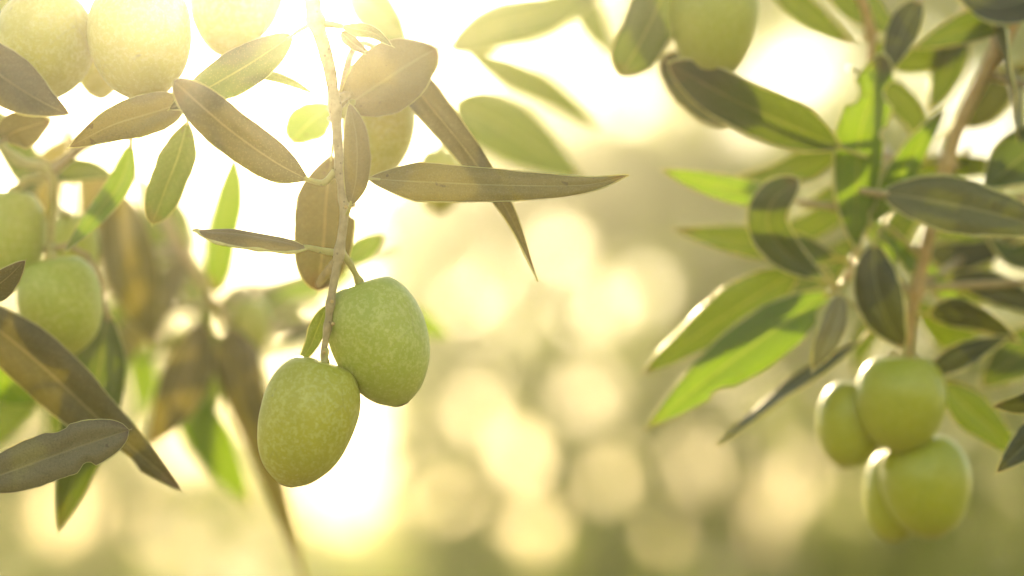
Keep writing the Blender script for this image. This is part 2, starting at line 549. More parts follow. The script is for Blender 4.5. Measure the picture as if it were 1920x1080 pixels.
# ---------------------------------------------------------------- leaves, twigs, olives
PROFILES = {
    'lance': lambda u: (math.sin(math.pi * u ** 0.82) ** 0.78) * (1 - 0.10 * u),
    'blunt': lambda u: min(1.0, (1 - (1 - min(1, u / .45)) ** 2)) * (1 - max(0.0, (u - .55) / .45) ** 3.2) ** 0.62,
    'taper': lambda u: (min(1, u / .18) ** .7 if u < .18 else 1.0) * (1 - ((u - .18) / .82) ** 1.35 * .97 if u >= .18 else 1.0),
    'oval': lambda u: math.sin(math.pi * u) ** 0.62,
}
def leaf(parent, pts, w, roll=0.0, roll1=None, fold=0.22, curl=0.10, mat='mid', prof='lance', node=None,
         bites=(), flip=False, wave=0.05, seed=None, label=None, bead=0.00014, pet=0.00042):
    """pts: base..tip as (photo x, photo y, cm behind the sharp plane); w: full width in photo pixels"""
    leaf.n += 1
    seed = leaf.n * 7.31 if seed is None else seed
    nu, nv = 44, 8
    P = [at(*p) for p in pts]
    ax = spline(P, nu)
    dzm = sum(p[2] for p in pts) / len(pts)
    hw = w * mpp(dzm) * 0.5
    roll1 = roll + 26 * math.sin(seed * 1.7) if roll1 is None else roll1
    V = (CAM - ax[nu // 2]).normalized()
    base = ax[0]
    verts, faces, uvs, midx = [], [], [], []
    L, Rr = [], []
    pf = PROFILES[prof]
    for i, c in enumerate(ax):
        u = i / nu
        T = (ax[min(i + 1, nu)] - ax[max(i - 1, 0)]).normalized()
        B = T.cross(V)
        if B.length < 1e-4: B = T.orthogonal()
        B.normalize()
        N = B.cross(T)
        if N.dot(V) < 0: N = -N
        a = R(roll + (roll1 - roll) * u)
        q = Quaternion(T, a)
        B = q @ B
        N = q @ N
        w0 = max(0.004, pf(u)) * hw
        ws = [w0, w0]
        for side in (0, 1):
            ws[side] *= 1 + 0.05 * noise.noise(Vector((u * 9, seed + side * 5, 0))) + 0.02 * noise.noise(Vector((u * 31, seed + side * 9, 3)))
        for (bu, bs, br, bd) in bites:           # insect bites: position, side, half length, depth
            t = abs(u - bu) / br
            if t < 1: ws[bs] *= 1 - bd * math.sqrt(1 - t * t)
        for j in range(nv + 1):
            s = -1 + 2 * j / nv
            ww = ws[1] if s > 0 else ws[0]
            off = B * (ww * s)
            lift = fold * abs(s) * w0 - curl * (s ** 4) * w0 * 2.2
            lift += wave * hw * math.sin(u * 11 + seed + (1.9 if s > 0 else 0)) * abs(s) ** 1.5
            lift += 0.03 * hw * noise.noise(Vector((u * 5, s * 2, seed)))
            if j == nv // 2: lift -= 0.00012
            p = c + off + N * lift
            verts.append(p)
            vv = 0.5 + 0.5 * s
            uvs.append((u, vv))
        L.append(verts[-(nv + 1)].copy())
        Rr.append(verts[-1].copy())
    for i in range(nu):
        for j in range(nv):
            a = i * (nv + 1) + j
            q4 = (a, a + 1, a + nv + 2, a + nv + 1)
            faces.append(tuple(reversed(q4)) if flip else q4)
            midx.append(0)
    nf = len(faces)
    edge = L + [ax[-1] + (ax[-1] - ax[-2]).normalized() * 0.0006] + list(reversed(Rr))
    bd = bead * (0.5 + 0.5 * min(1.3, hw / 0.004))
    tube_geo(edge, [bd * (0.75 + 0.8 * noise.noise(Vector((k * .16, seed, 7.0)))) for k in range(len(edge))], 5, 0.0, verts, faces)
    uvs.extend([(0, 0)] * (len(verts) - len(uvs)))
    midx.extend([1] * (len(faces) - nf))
    o = mesh_obj('leaf', verts, faces, [M_LEAF[mat], M_MARGIN], parent, base, uvs, midx)
    if label: o['label'] = label
    if node is not None:
        nd = at(*node)
        T = (ax[1] - ax[0]).normalized()
        ln = (nd - base).length
        path = spline([ax[2], base, base - T * ln * .35 + (nd - base) * .25, nd], 12)
        long = ln > 0.016
        pr = [(max(pet, 0.0006) * (0.7 + 0.9 * i / 12) if long else pet * (0.55 + 0.75 * i / 12)) for i in range(13)]
        pv, pfc = tube_geo(path, pr, 8, 0.15, seed=seed)
        mesh_obj('shoot' if long else 'petiole', pv, pfc, [M_TWIG if long else M_PET], o, base)
    return o
leaf.n = 0

def twig(parent, pts, w0, w1, mat=None, name='stem', knots=(), sides=12, n=None):
    """pts: photo points along the twig, w0..w1 widths in photo pixels; knots: positions 0..1 of swollen nodes"""
    n = n or 12 * (len(pts) - 1)
    P = spline([at(*p) for p in pts], n)
    dzm = sum(p[2] for p in pts) / len(pts)
    rr = []
    for i in range(n + 1):
        u = i / n
        r = (lerp_list(w0, u) if isinstance(w0, (list, tuple)) else w0 + (w1 - w0) * u) * 0.5 * mpp(dzm)
        for k in knots:
            r *= 1 + 0.38 * math.exp(-((u - k) / 0.018) ** 2)
        rr.append(r)
    v, f = tube_geo(P, rr, sides, 0.10, seed=len(pts) * 3.3)
    loc = P[0]
    return mesh_obj(name, v, f, [mat or M_TWIG], parent, loc)

def olive(top, tip, w, dz, label, mat, node=None, tip_dz=None, lump=0.03, seed=0.0, nipple=1.0, fat=0.47, stalk_w=13, group=None):
    """top: where the stalk meets the fruit, tip: far end, w: width, all in photo pixels at depth dz cm"""
    A = at(top[0], top[1], dz)
    Bp = at(tip[0], tip[1], dz if tip_dz is None else tip_dz)
    ax = Bp - A
    Ln = ax.length
    ax.normalize()
    X = ax.cross(FWD).normalized()
    Y = ax.cross(X).normalized()
    rad = w * 0.5 * mpp(dz)
    nseg, nr = 40, 30
    verts, faces, uvs = [], [], []
    for i in range(nr + 1):
        t = i / nr
        th = math.pi * t
        z = 0.5 - 0.5 * math.cos(th)
        r = rad * (math.sin(th) ** 0.86) * (1 + (fat - z) * 0.22)
        zz = z * Ln
        if z < 0.06: zz += (0.06 - z) ** 1 * Ln * 0.75                  # dimple round the stalk
        if z > 0.985: zz += (z - 0.985) * Ln * 1.2 * nipple              # small point at the far end
        for k in range(nseg):
            a = 2 * math.pi * k / nseg
            d = X * math.cos(a) + Y * math.sin(a)
            q = d * math.sin(th) + ax * (-math.cos(th))
            l = 1 + lump * noise.noise(q * 1.3 + Vector((seed, seed * .7, 1))) + 0.25 * lump * noise.noise(q * 4 + Vector((seed, 2, 1)))
            # a faint suture line down one side
            l -= 0.012 * math.exp(-((a - 4.2) / .16) ** 2) * math.sin(th)
            verts.append(A + ax * zz + d * r * l)
            uvs.append((z, k / nseg))
    for i in range(nr):
        for k in range(nseg):
            a = i * nseg + k
            b2 = i * nseg + (k + 1) % nseg
            faces.append((a, a + nseg, b2 + nseg, b2))
    root = empty('olive', A, label, 'olive', group)
    mesh_obj('fruit', verts, faces, [mat], root, A + ax * Ln * 0.5, uvs)
    if node is not None:
        nd = at(*node)
        inner = A + ax * Ln * 0.06
        bend = nd.lerp(inner, .55) - ax * 0.0012
        path = spline([nd, bend, inner], 12)
        pr = [stalk_w * 0.5 * mpp(dz) * (1.15 - .45 * i / 12 + (0, .35, .75, .55)[max(0, i - 9)]) for i in range(13)]
        v, f = tube_geo(path, pr, 9, 0.12, seed=seed)
        mesh_obj('stalk', v, f, [M_PET], root, nd)
    return root

# --- the sharp branch hanging in the middle
B1 = empty('olive_branch', at(583, -420, 0), 'sharp olive branch hanging in the middle with narrow leaves and two ripe green olives', 'branch')
twig(B1, [(540, -420, 3), (572, -160, 1), (585, -10, 0), (592, 40, 0), (605, 80, 0), (620, 140, 0), (628, 205, 0), (632, 250, 0), (638, 320, 0), (644, 372, 0),
          (645, 405, 0), (642, 435, 0), (636, 474, 0), (626, 530, 0), (620, 566, 0), (615, 610, 0), (607, 660, 0), (606, 674, 0)], [40, 36, 31, 29, 27, 23, 20, 19, 17, 16, 17, 17, 16, 15, 14, 13, 12, 11], None,
     knots=(0.175, 0.35, 0.47, 0.53, 0.705, 0.83, 0.885), n=150)
def bud(parent, x, y, dz=-0.05, r=4.5):
    c = at(x, y, dz)
    v, f = [], []
    tube_geo([c + RIGHT * -0.0003, c, c + RIGHT * 0.0004 + FWD * -0.0002], [r * mpp() * .55, r * mpp(), r * mpp() * .4], 7, 0.4, v, f)
    mesh_obj('bud', v, f, [M_TWIGB], parent, c)
for (x, y) in ((622, 565), (624, 607), (607, 660), (648, 388), (598, 45), (629, 207)):
    bud(B1, x, y, -0.08)
leaf(B1, [(548, 66, 0.3), (470, 118, 0.2), (390, 165, 0.4), (318, 205, 0.6)], 84, roll=12, mat='mid', node=(592, 42, 0))
leaf(B1, [(452, 146, 1.2), (500, 141, 1.2), (545, 154, 1.2), (590, 177, 1.3)], 22, roll=25, mat='mid', prof='lance')
leaf(B1, [(580, 338, 0), (510, 300, -0.3), (420, 235, -0.8), (324, 150, -1.4)], 84, roll=20, mat='old', prof='blunt', node=(628, 322, 0), label='broad brownish leaf with a blunt tip pointing up left', pet=0.0006, fold=.12)
leaf(B1, [(578, 464, 0), (520, 450, -0.2), (450, 438, -0.3), (370, 432, -0.2)], 62, roll=62, roll1=66, mat='old', prof='blunt', node=(634, 474, 0), label='pale edge-on leaf with a bright lit rim', fold=.05, curl=.2, pet=0.0006, bead=.00055, flip=True)
leaf(B1, [(690, 335, 0.1), (820, 342, 0), (980, 348, -0.1), (1100, 346, 0.1), (1175, 329, 0.2)], 76, roll=-14, mat='old', prof='taper', node=(646, 340, 0), label='long straight grey brown leaf pointing right', fold=.10, wave=.03, flip=True, roll1=-10)
leaf(B1, [(657, 384, -0.2), (668, 330, -0.6), (668, 260, -0.8), (655, 194, -0.7)], 54, roll=-8, mat='old', prof='oval', node=(648, 405, 0), label='small oval speckled leaf lying over the stem', flip=True)
leaf(B1, [(640, 205, .8), (700, 165, 0.8), (760, 125, 1.0), (818, 90, 1.6)], 128, roll=14, mat='old', prof='oval', node=(631, 222, .1), label='broad shaded leaf above the half hidden olive', flip=True)
leaf(B1, [(735, 110, 1.8), (800, 190, 1.5), (880, 290, 1.2), (955, 400, 1.0), (1006, 522, 1.0)], 74, roll=-20, roll1=-35, mat='old', prof='taper', node=(632, 226, .3), label='long narrow leaf hanging down to the right with a hooked tip', bites=((.18, 1, .05, .1),))
leaf(B1, [(622, 290, 1.4), (612, 370, 1.5), (607, 450, 1.6), (596, 545, 1.8)], 112, roll=8, mat='old', prof='blunt', node=(636, 262, .2), bites=((.44, 0, .05, .25),), label='dark hanging leaf with a square end behind the stem')
leaf(B1, [(622, 200, 2.5), (590, 222, 3.0), (565, 245, 3.2), (547, 268, 3.4)], 76, mat='new', prof='oval', node=(628, 190, .2), label='small round bright green leaf left of the stem')
leaf(B1, [(652, 492, 3.5), (680, 468, 4), (717, 440, 4.4)], 44, mat='new', prof='oval', node=(640, 478, .3), label='small bright green leaf right of the lower stem')
leaf(B1, [(614, 572, .5), (598, 610, .7), (582, 650, .8), (556, 690, 1.0)], 40, roll=-20, mat='mid', node=(618, 560, .1), label='small leaf tucked behind the lower left olive')
leaf(B1, [(640, 49, 0.1), (668, 55, .2), (700, 62, .4), (735, 86, .6)], 32, roll=50, roll1=10, mat='mid', node=(600, 46, 0), pet=.0007)
leaf(B1, [(640, 60, .5), (662, 80, .6), (700, 105, .9)], 34, roll=-30, mat='old')
olive((613, 668), (537, 908), 184, 0, 'lower left of the two sharp olives, yellow green with pale speckles', M_OL1, node=(607, 655, 0), seed=1.7, lump=.035)
olive((672, 520), (752, 756), 184, 0.5, 'upper right of the two sharp olives, pale green on a yellow stalk', M_OL2, node=(640, 472, 0), seed=4.2, lump=.05, nipple=1.3)
olive((716, 140), (700, 332), 138, 2.6, 'soft yellow green olive half hidden behind the broad leaf', M_OL1, node=(640, 215, .2), seed=6.1)

# --- upper left branch with the veiled olives
B2 = empty('olive_branch', at(120, -260, 1), 'upper left olive branch bleached by sun glare with a bunch of pale olives', 'branch')
twig(B2, [(-700, -900, 6), (-400, -480, 4), (-150, -260, 2), (60, -170, 1.5), (250, -120, 1.2), (420, -110, 1.5), (560, -140, 2.5)], 44, 18, mat=M_TWIGB, knots=(.5, .7, .88))
twig(B2, [(252, -118, 1.2), (285, 10, 3.2), (318, 120, 3.2), (346, 190, 1.8)], 18, 12, mat=M_TWIG, name='shoot')
for tp, ti, w, dz, lab, nd, sd in (
        ((425, -72), (436, 108), 146, 2.0, 'pale olive at the top beside the hanging stem, rightmost of the glare bunch', (420, -110, 1.5), 2.2),
        ((258, -42), (268, 186), 198, 1.0, 'largest pale olive in the middle of the glare bunch at the top left', (250, -120, 1.2), 3.3),
        ((75, -18), (98, 182), 184, 1.6, 'pale olive in the top left corner behind a dark leaf', (60, -170, 1.5), 5.4),
        ((180, 20), (190, 184), 104, 3.2, 'small yellow olive wedged between two larger pale olives at top left', (240, -118, 1.3), 7.7)):
    olive(tp, ti, w, dz, lab, M_OL1, node=nd, seed=sd, stalk_w=15)
leaf(B2, [(-90, 60, -1.2), (-20, 125, -1.2), (60, 180, -1.2), (128, 214, -1.0)], 118, roll=-15, mat='old', node=(-120, -240, 2), label='dark blurred leaf crossing the corner olive')
leaf(B2, [(350, 190, 0.8), (290, 210, 0.6), (210, 235, 0.4), (130, 276, 0.4)], 80, roll=8, mat='old', node=(347, 188, 1.8), label='dark brown leaf pointing left under the pale olives', flip=True)
leaf(B2, [(352, 225, 1.4), (335, 290, 1.6), (312, 350, 1.7), (286, 420, 1.8)], 74, roll=-12, mat='mid', prof='blunt', node=(347, 190, 1.9), label='hanging leaf green above and brown at its tip')
leaf(B2, [(520, -60, 1.8), (508, -10, 1.8), (492, 40, 1.9), (470, 84, 2.0)], 50, mat='mid', node=(540, -135, 2.4))
leaf(B2, [(60, -60, 3.5), (20, 0, 4), (-20, 60, 4.5)], 70, mat='mid', node=(60, -170, 1.5))

# --- left twig with the soft olives
B3 = empty('olive_branch', at(-160, 190, 5), 'soft yellow twig at the left edge carrying three blurred olives', 'branch')
twig(B3, [(-620, -420, 9), (-380, -20, 8), (-160, 190, 6), (-40, 235, 5), (30, 300, 4.5), (92, 318, 4), (101, 380, 4), (96, 430, 4), (94, 480, 4)], 22, 15, mat=M_PET, knots=(.5,))
for tp, ti, w, dz, lab, nd, sd in (
        ((96, 478), (132, 664), 160, 3.6, 'soft green olive hanging below the yellow twig at left', (94, 462, 4), 1.1),
        ((20, 350), (12, 545), 140, 4.2, 'blurred green olive cut by the left edge', (88, 335, 4), 2.9),
        ((128, 398), (152, 520), 92, 6.5, 'small blurred olive behind the yellow twig with a bright rim', (98, 400, 4.1), 8.8)):
    olive(tp, ti, w, dz, lab, M_OL2, node=nd, seed=sd, stalk_w=16)
leaf(B3, [(4, 262, 2.5), (30, 246, 2.2), (60, 236, 2.2), (94, 226, 2.4)], 78, roll=20, fold=.4, mat='old', node=(-30, 240, 5), label='small dark curled leaf with bright rims at the left edge')
leaf(B3, [(246, 268, 3), (226, 340, 2.8), (178, 405, 2.6), (120, 474, 2.4)], 50, roll=22, mat='new', node=(102, 320, 4), label='narrow curved bright green leaf beside the yellow twig', fold=.3)
leaf(B3, [(440, 285, 7), (432, 370, 7), (416, 450, 7), (404, 545, 7)], 56, mat='new', node=(92, 318, 4.2), prof='blunt', label='upright pale yellow green leaf blurred against the white sky')
leaf(B3, [(90, 330, 4.5), (150, 318, 5), (220, 330, 6)], 46, mat='mid', node=(95, 330, 4))
leaf(B3, [(-20, 200, 6), (40, 300, 7), (60, 380, 8)], 70, mat='mid', node=(-60, 225, 5.2))

# --- lower left twig, near
B4 = empty('olive_branch', at(-260, 700, 0), 'lower left olive twig entering from the left edge with large dark leaves', 'branch')
twig(B4, [(-640, -420, 5), (-440, 80, 3), (-300, 420, 1), (-220, 600, .8), (-150, 760, .3), (-90, 905, 0)], 26, 14, knots=(.4, .8))
leaf(B4, [(-70, 915, 0), (30, 880, -.1), (140, 840, -.1), (242, 806, .1)], 92, roll=-12, mat='silver', node=(-90, 905, 0), prof='blunt', bites=((.70, 1, .045, .28), (.62, 0, .06, .14)), label='sharp grey leaf with a pale midrib and a bite in its edge', wave=.05, flip=True, bead=.00008)
leaf(B4, [(-60, 575, 0.3), (-20, 545, 0), (15, 520, -.2), (47, 488, -.3)], 66, roll=20, mat='old', node=(-225, 590, .8), label='sharp dark leaf tip at the left edge')
leaf(B4, [(-80, 560, 2.6), (60, 670, 2.4), (190, 790, 2.2), (342, 920, 2)], 118, roll=8, mat='old', node=(-225, 590, .8), bites=((.80, 1, .05, .5), (.74, 1, .05, .2)), label='large dark leaf pointing down right with a bite near the tip', prof='lance')
leaf(B4, [(200, 585, 4.5), (185, 700, 4.2), (150, 850, 4), (110, 995, 4)], 110, roll=-18, mat='mid', node=(-150, 560, 3), label='broad blurred leaf hanging behind the large dark leaf')
leaf(B4, [(-40, 660, 6), (20, 720, 6), (70, 760, 6.5)], 90, mat='new', node=(-150, 640, 3))

# --- blurred branch behind, left of the sharp olives
B7 = empty('olive_branch', at(300, 250, 11), 'blurred olive branch deep behind the left side with brown gold leaves', 'branch')
twig(B7, [(-280, -520, 15), (-120, -80, 14), (120, 240, 12), (260, 330, 11), (350, 480, 10.5), (420, 600, 10.5), (455, 700, 10.5)], 22, 12, mat=M_TWIGB)
leaf(B7, [(225, 360, 9), (235, 460, 9), (262, 560, 9), (290, 650, 9)], 120, roll=15, mat='gold', node=(260, 330, 11), label='broad brown blurred leaf left of the pale upright leaf')
leaf(B7, [(380, 600, 10), (355, 690, 9.5), (320, 770, 9), (276, 835, 9)], 95, roll=-10, mat='gold', node=(380, 540, 10.5), label='gold brown blurred leaf hanging left of the lower olive')
leaf(B7, [(330, 700, 13), (375, 790, 13), (420, 870, 13), (470, 950, 13)], 90, mat='new', node=(400, 570, 10.5), label='yellow green blurred leaf below the gold brown one')
leaf(B7, [(430, 610, 10), (455, 720, 10), (505, 880, 10.5), (578, 1110, 11)], 92, roll=-10, mat='old', prof='taper', node=(425, 605, 10.5), label='long brown blurred leaf hanging behind the lower sharp olive')
leaf(B7, [(670, 500, 15), (600, 530, 15), (520, 545, 15), (430, 545, 15)], 66, roll=20, mat='new', node=(400, 570, 11), label='blurred yellow green leaf lying level behind the stem')
leaf(B7, [(640, 600, 14), (570, 625, 14), (490, 660, 13.5)], 50, roll=30, mat='mid', node=(440, 640, 10.5))
leaf(B7, [(250, 620, 14), (270, 720, 14), (255, 800, 14)], 70, roll=30, mat='new', node=(350, 480, 10.5))
leaf(B7, [(330, 470, 13), (370, 545, 13), (400, 640, 13)], 80, roll=20, mat='mid', node=(345, 470, 10.5))
leaf(B7, [(720, 580, 12), (780, 600, 12), (845, 632, 12)], 56, mat='new', node=(450, 690, 10.5), label='blurred green leaf tip right of the upper sharp olive')
leaf(B7, [(150, 300, 13), (190, 380, 13), (210, 470, 13), (200, 560, 13)], 110, roll=20, mat='gold', node=(180, 280, 12))
leaf(B7, [(265, 335, 14), (310, 400, 14), (330, 480, 14), (325, 570, 14)], 95, roll=-25, mat='mid', node=(265, 333, 11.2))
leaf(B7, [(350, 480, 12), (300, 560, 12), (240, 640, 12), (200, 740, 12)], 90, roll=30, mat='gold', node=(350, 480, 10.5))
leaf(B7, [(400, 570, 15), (470, 560, 15), (540, 590, 15.5), (600, 650, 16)], 80, roll=-30, mat='mid', node=(402, 568, 10.6))
leaf(B7, [(430, 620, 14), (390, 720, 14), (380, 800, 14), (400, 900, 14)], 75, roll=25, mat='mid', node=(428, 615, 10.6))
leaf(B7, [(130, 250, 15), (80, 340, 15), (60, 430, 15), (70, 520, 15)], 105, roll=-15, mat='gold', node=(135, 248, 12))
leaf(B7, [(100, 600, 13), (60, 690, 13), (20, 770, 13), (-20, 850, 13)], 110, roll=20, mat='mid', node=(200, 560, 13))
leaf(B7, [(240, 560, 16), (180, 640, 16), (120, 740, 16), (90, 860, 16)], 100, roll=-20, mat='mid', node=(300, 480, 12))
leaf(B7, [(455, 700, 12), (500, 760, 12), (560, 830, 12.5), (640, 880, 13)], 60, roll=35, mat='mid', node=(454, 698, 10.5))
leaf(B7, [(445, 670, 13), (400, 640, 13.5), (330, 640, 14), (260, 680, 14)], 62, roll=-35, mat='mid', node=(446, 672, 10.5))
olive((462, 556), (470, 676), 88, 11, 'dark blurred olive left of the lower sharp olive', M_OL3, node=(425, 605, 10.5), seed=9.2)

# --- blurred leaves high in the middle
B8 = empty('olive_branch', at(760, -240, 10), 'blurred yellow leaves and olive high in the middle near the sun', 'branch')
twig(B8, [(640, -900, 14), (690, -560, 12.5), (740, -260, 11), (790, -60, 10.5), (822, 90, 10), (835, 200, 10), (830, 275, 9.5)], 20, 12)
leaf(B8, [(838, 96, 10), (930, 50, 10), (1030, 25, 10), (1140, -30, 10)], 92, mat='mid', node=(824, 95, 10), label='broad yellow green blurred leaf at the top edge')
leaf(B8, [(870, 96, 12), (960, 140, 12), (1040, 180, 12), (1122, 240, 12)], 60, roll=15, mat='mid', node=(824, 95, 10), label='narrow blurred leaf slanting down right below the top leaf')
leaf(B8, [(850, 190, 10), (920, 225, 10), (1000, 275, 10), (1092, 338, 10)], 118, mat='mid', node=(834, 190, 10), label='wide blurred green gold leaf above the long straight leaf')
leaf(B8, [(655, -50, 7), (690, 5, 7), (730, 50, 7), (768, 100, 7)], 84, mat='mid', node=(760, -180, 10.8), label='faint blurred leaf at the top right of the hanging stem')
leaf(B8, [(1060, -70, 13), (1090, 0, 13), (1120, 60, 13), (1150, 110, 13.5)], 60, mat='mid', node=(770, -150, 10.8))
olive((824, 272), (822, 400), 88, 9, 'blurred yellow green olive behind the long straight leaf', M_OL1, node=(830, 262, 9.6), seed=3.9)

# --- top right branch
SPREAD = 0.74
B6 = empty('olive_branch', at(1320, -260, 6), 'top right olive branch with one yellow olive and soft green leaves', 'branch')
twig(B6, [(700, -800, 8), (960, -460, 7), (1180, -280, 6), (1330, -190, 6), (1480, -100, 6), (1600, -20, 6.5), (1632, 60, 7), (1632, 115, 7), (1625, 260, 7), (1607, 470, 7), (1568, 552, 6.6)], 26, 14, mat=M_TWIGB, knots=(.35, .6, .87))
olive((1340, -80), (1336, 152), 166, 5.2, 'large yellow green olive at the top right edge of the picture', M_OL3, node=(1345, -182, 6), seed=2.4)
leaf(B6, [(1262, -60, 5), (1235, 10, 5), (1200, 80, 5), (1165, 142, 5.2)], 108, roll=-15, mat='mid', prof='blunt', node=(1290, -215, 6), label='broad leaf left of the top right olive, brown on one side', bead=.0003)
leaf(B6, [(1580, 278, 5.5), (1480, 235, 5.2), (1370, 185, 5), (1254, 118, 5)], 108, roll=-18, mat='mid', prof='blunt', node=(1624, 280, 7), label='large leaf below the top right olive with a shaded blunt end', bead=.0003)
leaf(B6, [(1410, 222, 6.6), (1350, 190, 6.6), (1300, 150, 6.6), (1240, 108, 6.6)], 112, roll=-8, mat='dark', prof='blunt', node=(1625, 262, 7), bead=.0003)  # added leaf, hidden behind the large one to cast shade on its blunt end
leaf(B6, [(1475, 374, 6.5), (1400, 362, 6.3), (1320, 342, 6.2), (1240, 318, 6)], 54, roll=24, mat='new', node=(1614, 400, 7), label='bright green leaf pointing left with glowing rims', bead=.0003)
leaf(B6, [(1552, 528, 6), (1480, 480, 6), (1440, 425, 5.8), (1450, 375, 5.6), (1498, 336, 5.4)], 74, roll=10, mat='mid', prof='blunt', node=(1580, 530, 6.7), label='curled leaf whose tip hooks upward', bead=.0003)
leaf(B6, [(1570, 486, 7.5), (1470, 462, 7.5), (1370, 448, 7.5), (1262, 430, 7.5)], 66, roll=14, mat='mid', node=(1604, 478, 7), label='level olive green leaf under the curled leaf', bead=.0003)
leaf(B6, [(1580, 280, 9), (1510, 310, 8.8), (1440, 330, 8.6), (1365, 340, 8.4)], 90, roll=-40, mat='mid', node=(1625, 250, 7), bead=.0003)
leaf(B6, [(1660, 320, 9), (1590, 350, 9), (1500, 390, 9)], 70, roll=-40, mat='mid', node=(1622, 300, 7), bead=.0003)
leaf(B6, [(1607, 472, 6.6), (1605, 380, 6.2), (1612, 260, 6), (1630, 190, 6), (1656, 100, 6)], 90, roll=6, mat='new', prof='blunt', node=(1605, 482, 7), bites=((.76, 0, .07, .5), (.82, 1, .06, .45), (.55, 1, .05, .2)), label='upright bright green leaf with ragged bitten edges', bead=.0003)
leaf(B6, [(1632, 420, 6.3), (1675, 350, 6.2), (1720, 275, 6.2), (1772, 202, 6.2)], 58, roll=22, mat='new', node=(1610, 455, 7), label='narrow bright green leaf leaning right beside the bitten one', bead=.0003)
leaf(B6, [(1430, -40, 8), (1490, 5, 8), (1540, 45, 8), (1598, 82, 8)], 54, roll=15, mat='mid', node=(1400, -150, 6.2), label='golden blurred leaf slanting at the top edge', bead=.0003)
leaf(B6, [(1545, -60, 7), (1590, -10, 7), (1640, 30, 7), (1682, 68, 7)], 74, roll=-10, mat='mid', node=(1560, -50, 6.3), bead=.0003)
leaf(B6, [(1500, 505, 7), (1410, 560, 7), (1320, 620, 7), (1206, 700, 7)], 100, roll=-20, mat='mid', node=(1570, 545, 6.6), label='dark green leaf with a glowing upper rim, upper of the slanting pair', bead=.0003)
leaf(B6, [(1556, 550, 6), (1450, 620, 6), (1340, 700, 6), (1210, 804, 6)], 108, roll=12, mat='new', prof='lance', node=(1568, 548, 6.6), bites=((.70, 0, .05, .25), (.08, 0, .05, .5)), label='brilliant green leaf with a midrib, lower of the slanting pair', bead=.0003)
leaf(B6, [(1578, 550, 5.5), (1566, 600, 5.2), (1545, 650, 5), (1524, 694, 5)], 60, roll=-30, mat='silver', node=(1570, 548, 6.6), label='small pale grey green leaf below the twig end', flip=True, bead=.0003)
leaf(B6, [(1615, 640, 6.8), (1520, 700, 6.8), (1430, 765, 6.8), (1344, 836, 6.8)], 64, roll=62, mat='dark', node=(1575, 555, 6.7), label='thin edge-on leaf with a sparkling rim', bead=.0004)

# --- right branch with the four olives
B5 = empty('olive_branch', at(2080, -260, 7), 'right olive branch with brown stem, dark leaves and a bunch of four green olives', 'branch')
twig(B5, [(2260, -820, 9), (2160, -520, 8), (2060, -260, 7.5), (1960, -80, 7.3), (1884, 70, 7), (1812, 205, 7), (1780, 290, 7), (1752, 400, 7), (1722, 530, 7), (1708, 600, 7), (1700, 672, 7)], 32, 22, mat=M_TWIGB, knots=(.25, .42, .62, .82))
olive((1690, 660), (1688, 848), 172, 6.4, 'top right olive of the bunch at lower right, round with a bright upper rim', M_OL3, node=(1700, 655, 7), seed=1.3)
olive((1612, 712), (1580, 876), 132, 7.4, 'left olive of the bunch at lower right, half behind its neighbour', M_OL3, node=(1699, 650, 7), seed=5.9)
olive((1720, 812), (1752, 1008), 168, 7.0, 'bottom right olive of the bunch at lower right', M_OL3, node=(1703, 660, 7.2), seed=7.1)
olive((1694, 838), (1672, 1016), 128, 8.2, 'bottom left olive of the bunch, partly hidden by its neighbour', M_OL3, node=(1697, 660, 7.3), seed=8.3)
leaf(B5, [(1655, 362, 5), (1740, 375, 4.6), (1840, 395, 4.2), (1980, 430, 4)], 104, roll=-14, mat='dark', node=(1756, 385, 7), prof='oval', label='broad grey green leaf crossing the right edge', flip=True, bead=.0003)
leaf(B5, [(1690, 318, 8), (1760, 314, 8), (1830, 312, 8), (1890, 318, 8)], 52, roll=25, mat='mid', node=(1776, 300, 7), bead=.0003)
leaf(B5, [(1990, 250, 6), (1930, 285, 6), (1885, 320, 6), (1845, 356, 6)], 115, roll=18, mat='mid', node=(1850, 140, 7.1), label='dark green blurred leaf at the right edge', bead=.0003)
leaf(B5, [(1725, 0, 6), (1700, 40, 6), (1680, 90, 6), (1652, 156, 6)], 66, roll=10, mat='dark', node=(1900, 30, 7), label='dark brown leaf hanging at the top right', bead=.0003)
leaf(B5, [(1925, 5, 6.5), (1860, 35, 6.5), (1790, 60, 6.5), (1715, 90, 6.5)], 66, roll=-20, mat='mid', node=(1900, 40, 7), label='dark green leaf lying level near the top right corner', bead=.0003)
leaf(B5, [(1800, 30, 9), (1785, 90, 9), (1770, 150, 9), (1745, 210, 9)], 72, mat='mid', node=(1870, 90, 7.2), bead=.0003)
leaf(B5, [(1990, -40, 6), (1930, -5, 6), (1860, 10, 6), (1780, -20, 6)], 100, roll=20, mat='dark', node=(1960, -80, 7.3), bead=.0003)
leaf(B5, [(1862, 46, 6.4), (1885, 110, 6.2), (1898, 180, 6.2), (1914, 262, 6.2)], 190, roll=79, mat='dark', node=(1880, 75, 7), label='leaf seen edge on and flashing white in the sun', fold=.1, bead=.0003)
leaf(B5, [(1640, 458, 6), (1640, 520, 5.8), (1660, 590, 5.6), (1694, 652, 5.6)], 96, roll=10, mat='dark', prof='oval', node=(1730, 490, 7), label='dark pointed leaf left of the brown stem', bead=.0003)
leaf(B5, [(1800, 575, 8), (1745, 520, 7.8), (1690, 470, 7.6), (1636, 424, 7.4)], 58, roll=30, mat='new', node=(1722, 530, 7), label='green leaf with a wavy glowing rim crossing the brown stem', bead=.0003)
leaf(B5, [(1790, 400, 12), (1800, 460, 12), (1815, 520, 12), (1835, 580, 12)], 120, mat='mid', node=(1752, 400, 7), label='blurred green leaf right of the brown stem', bead=.0003)
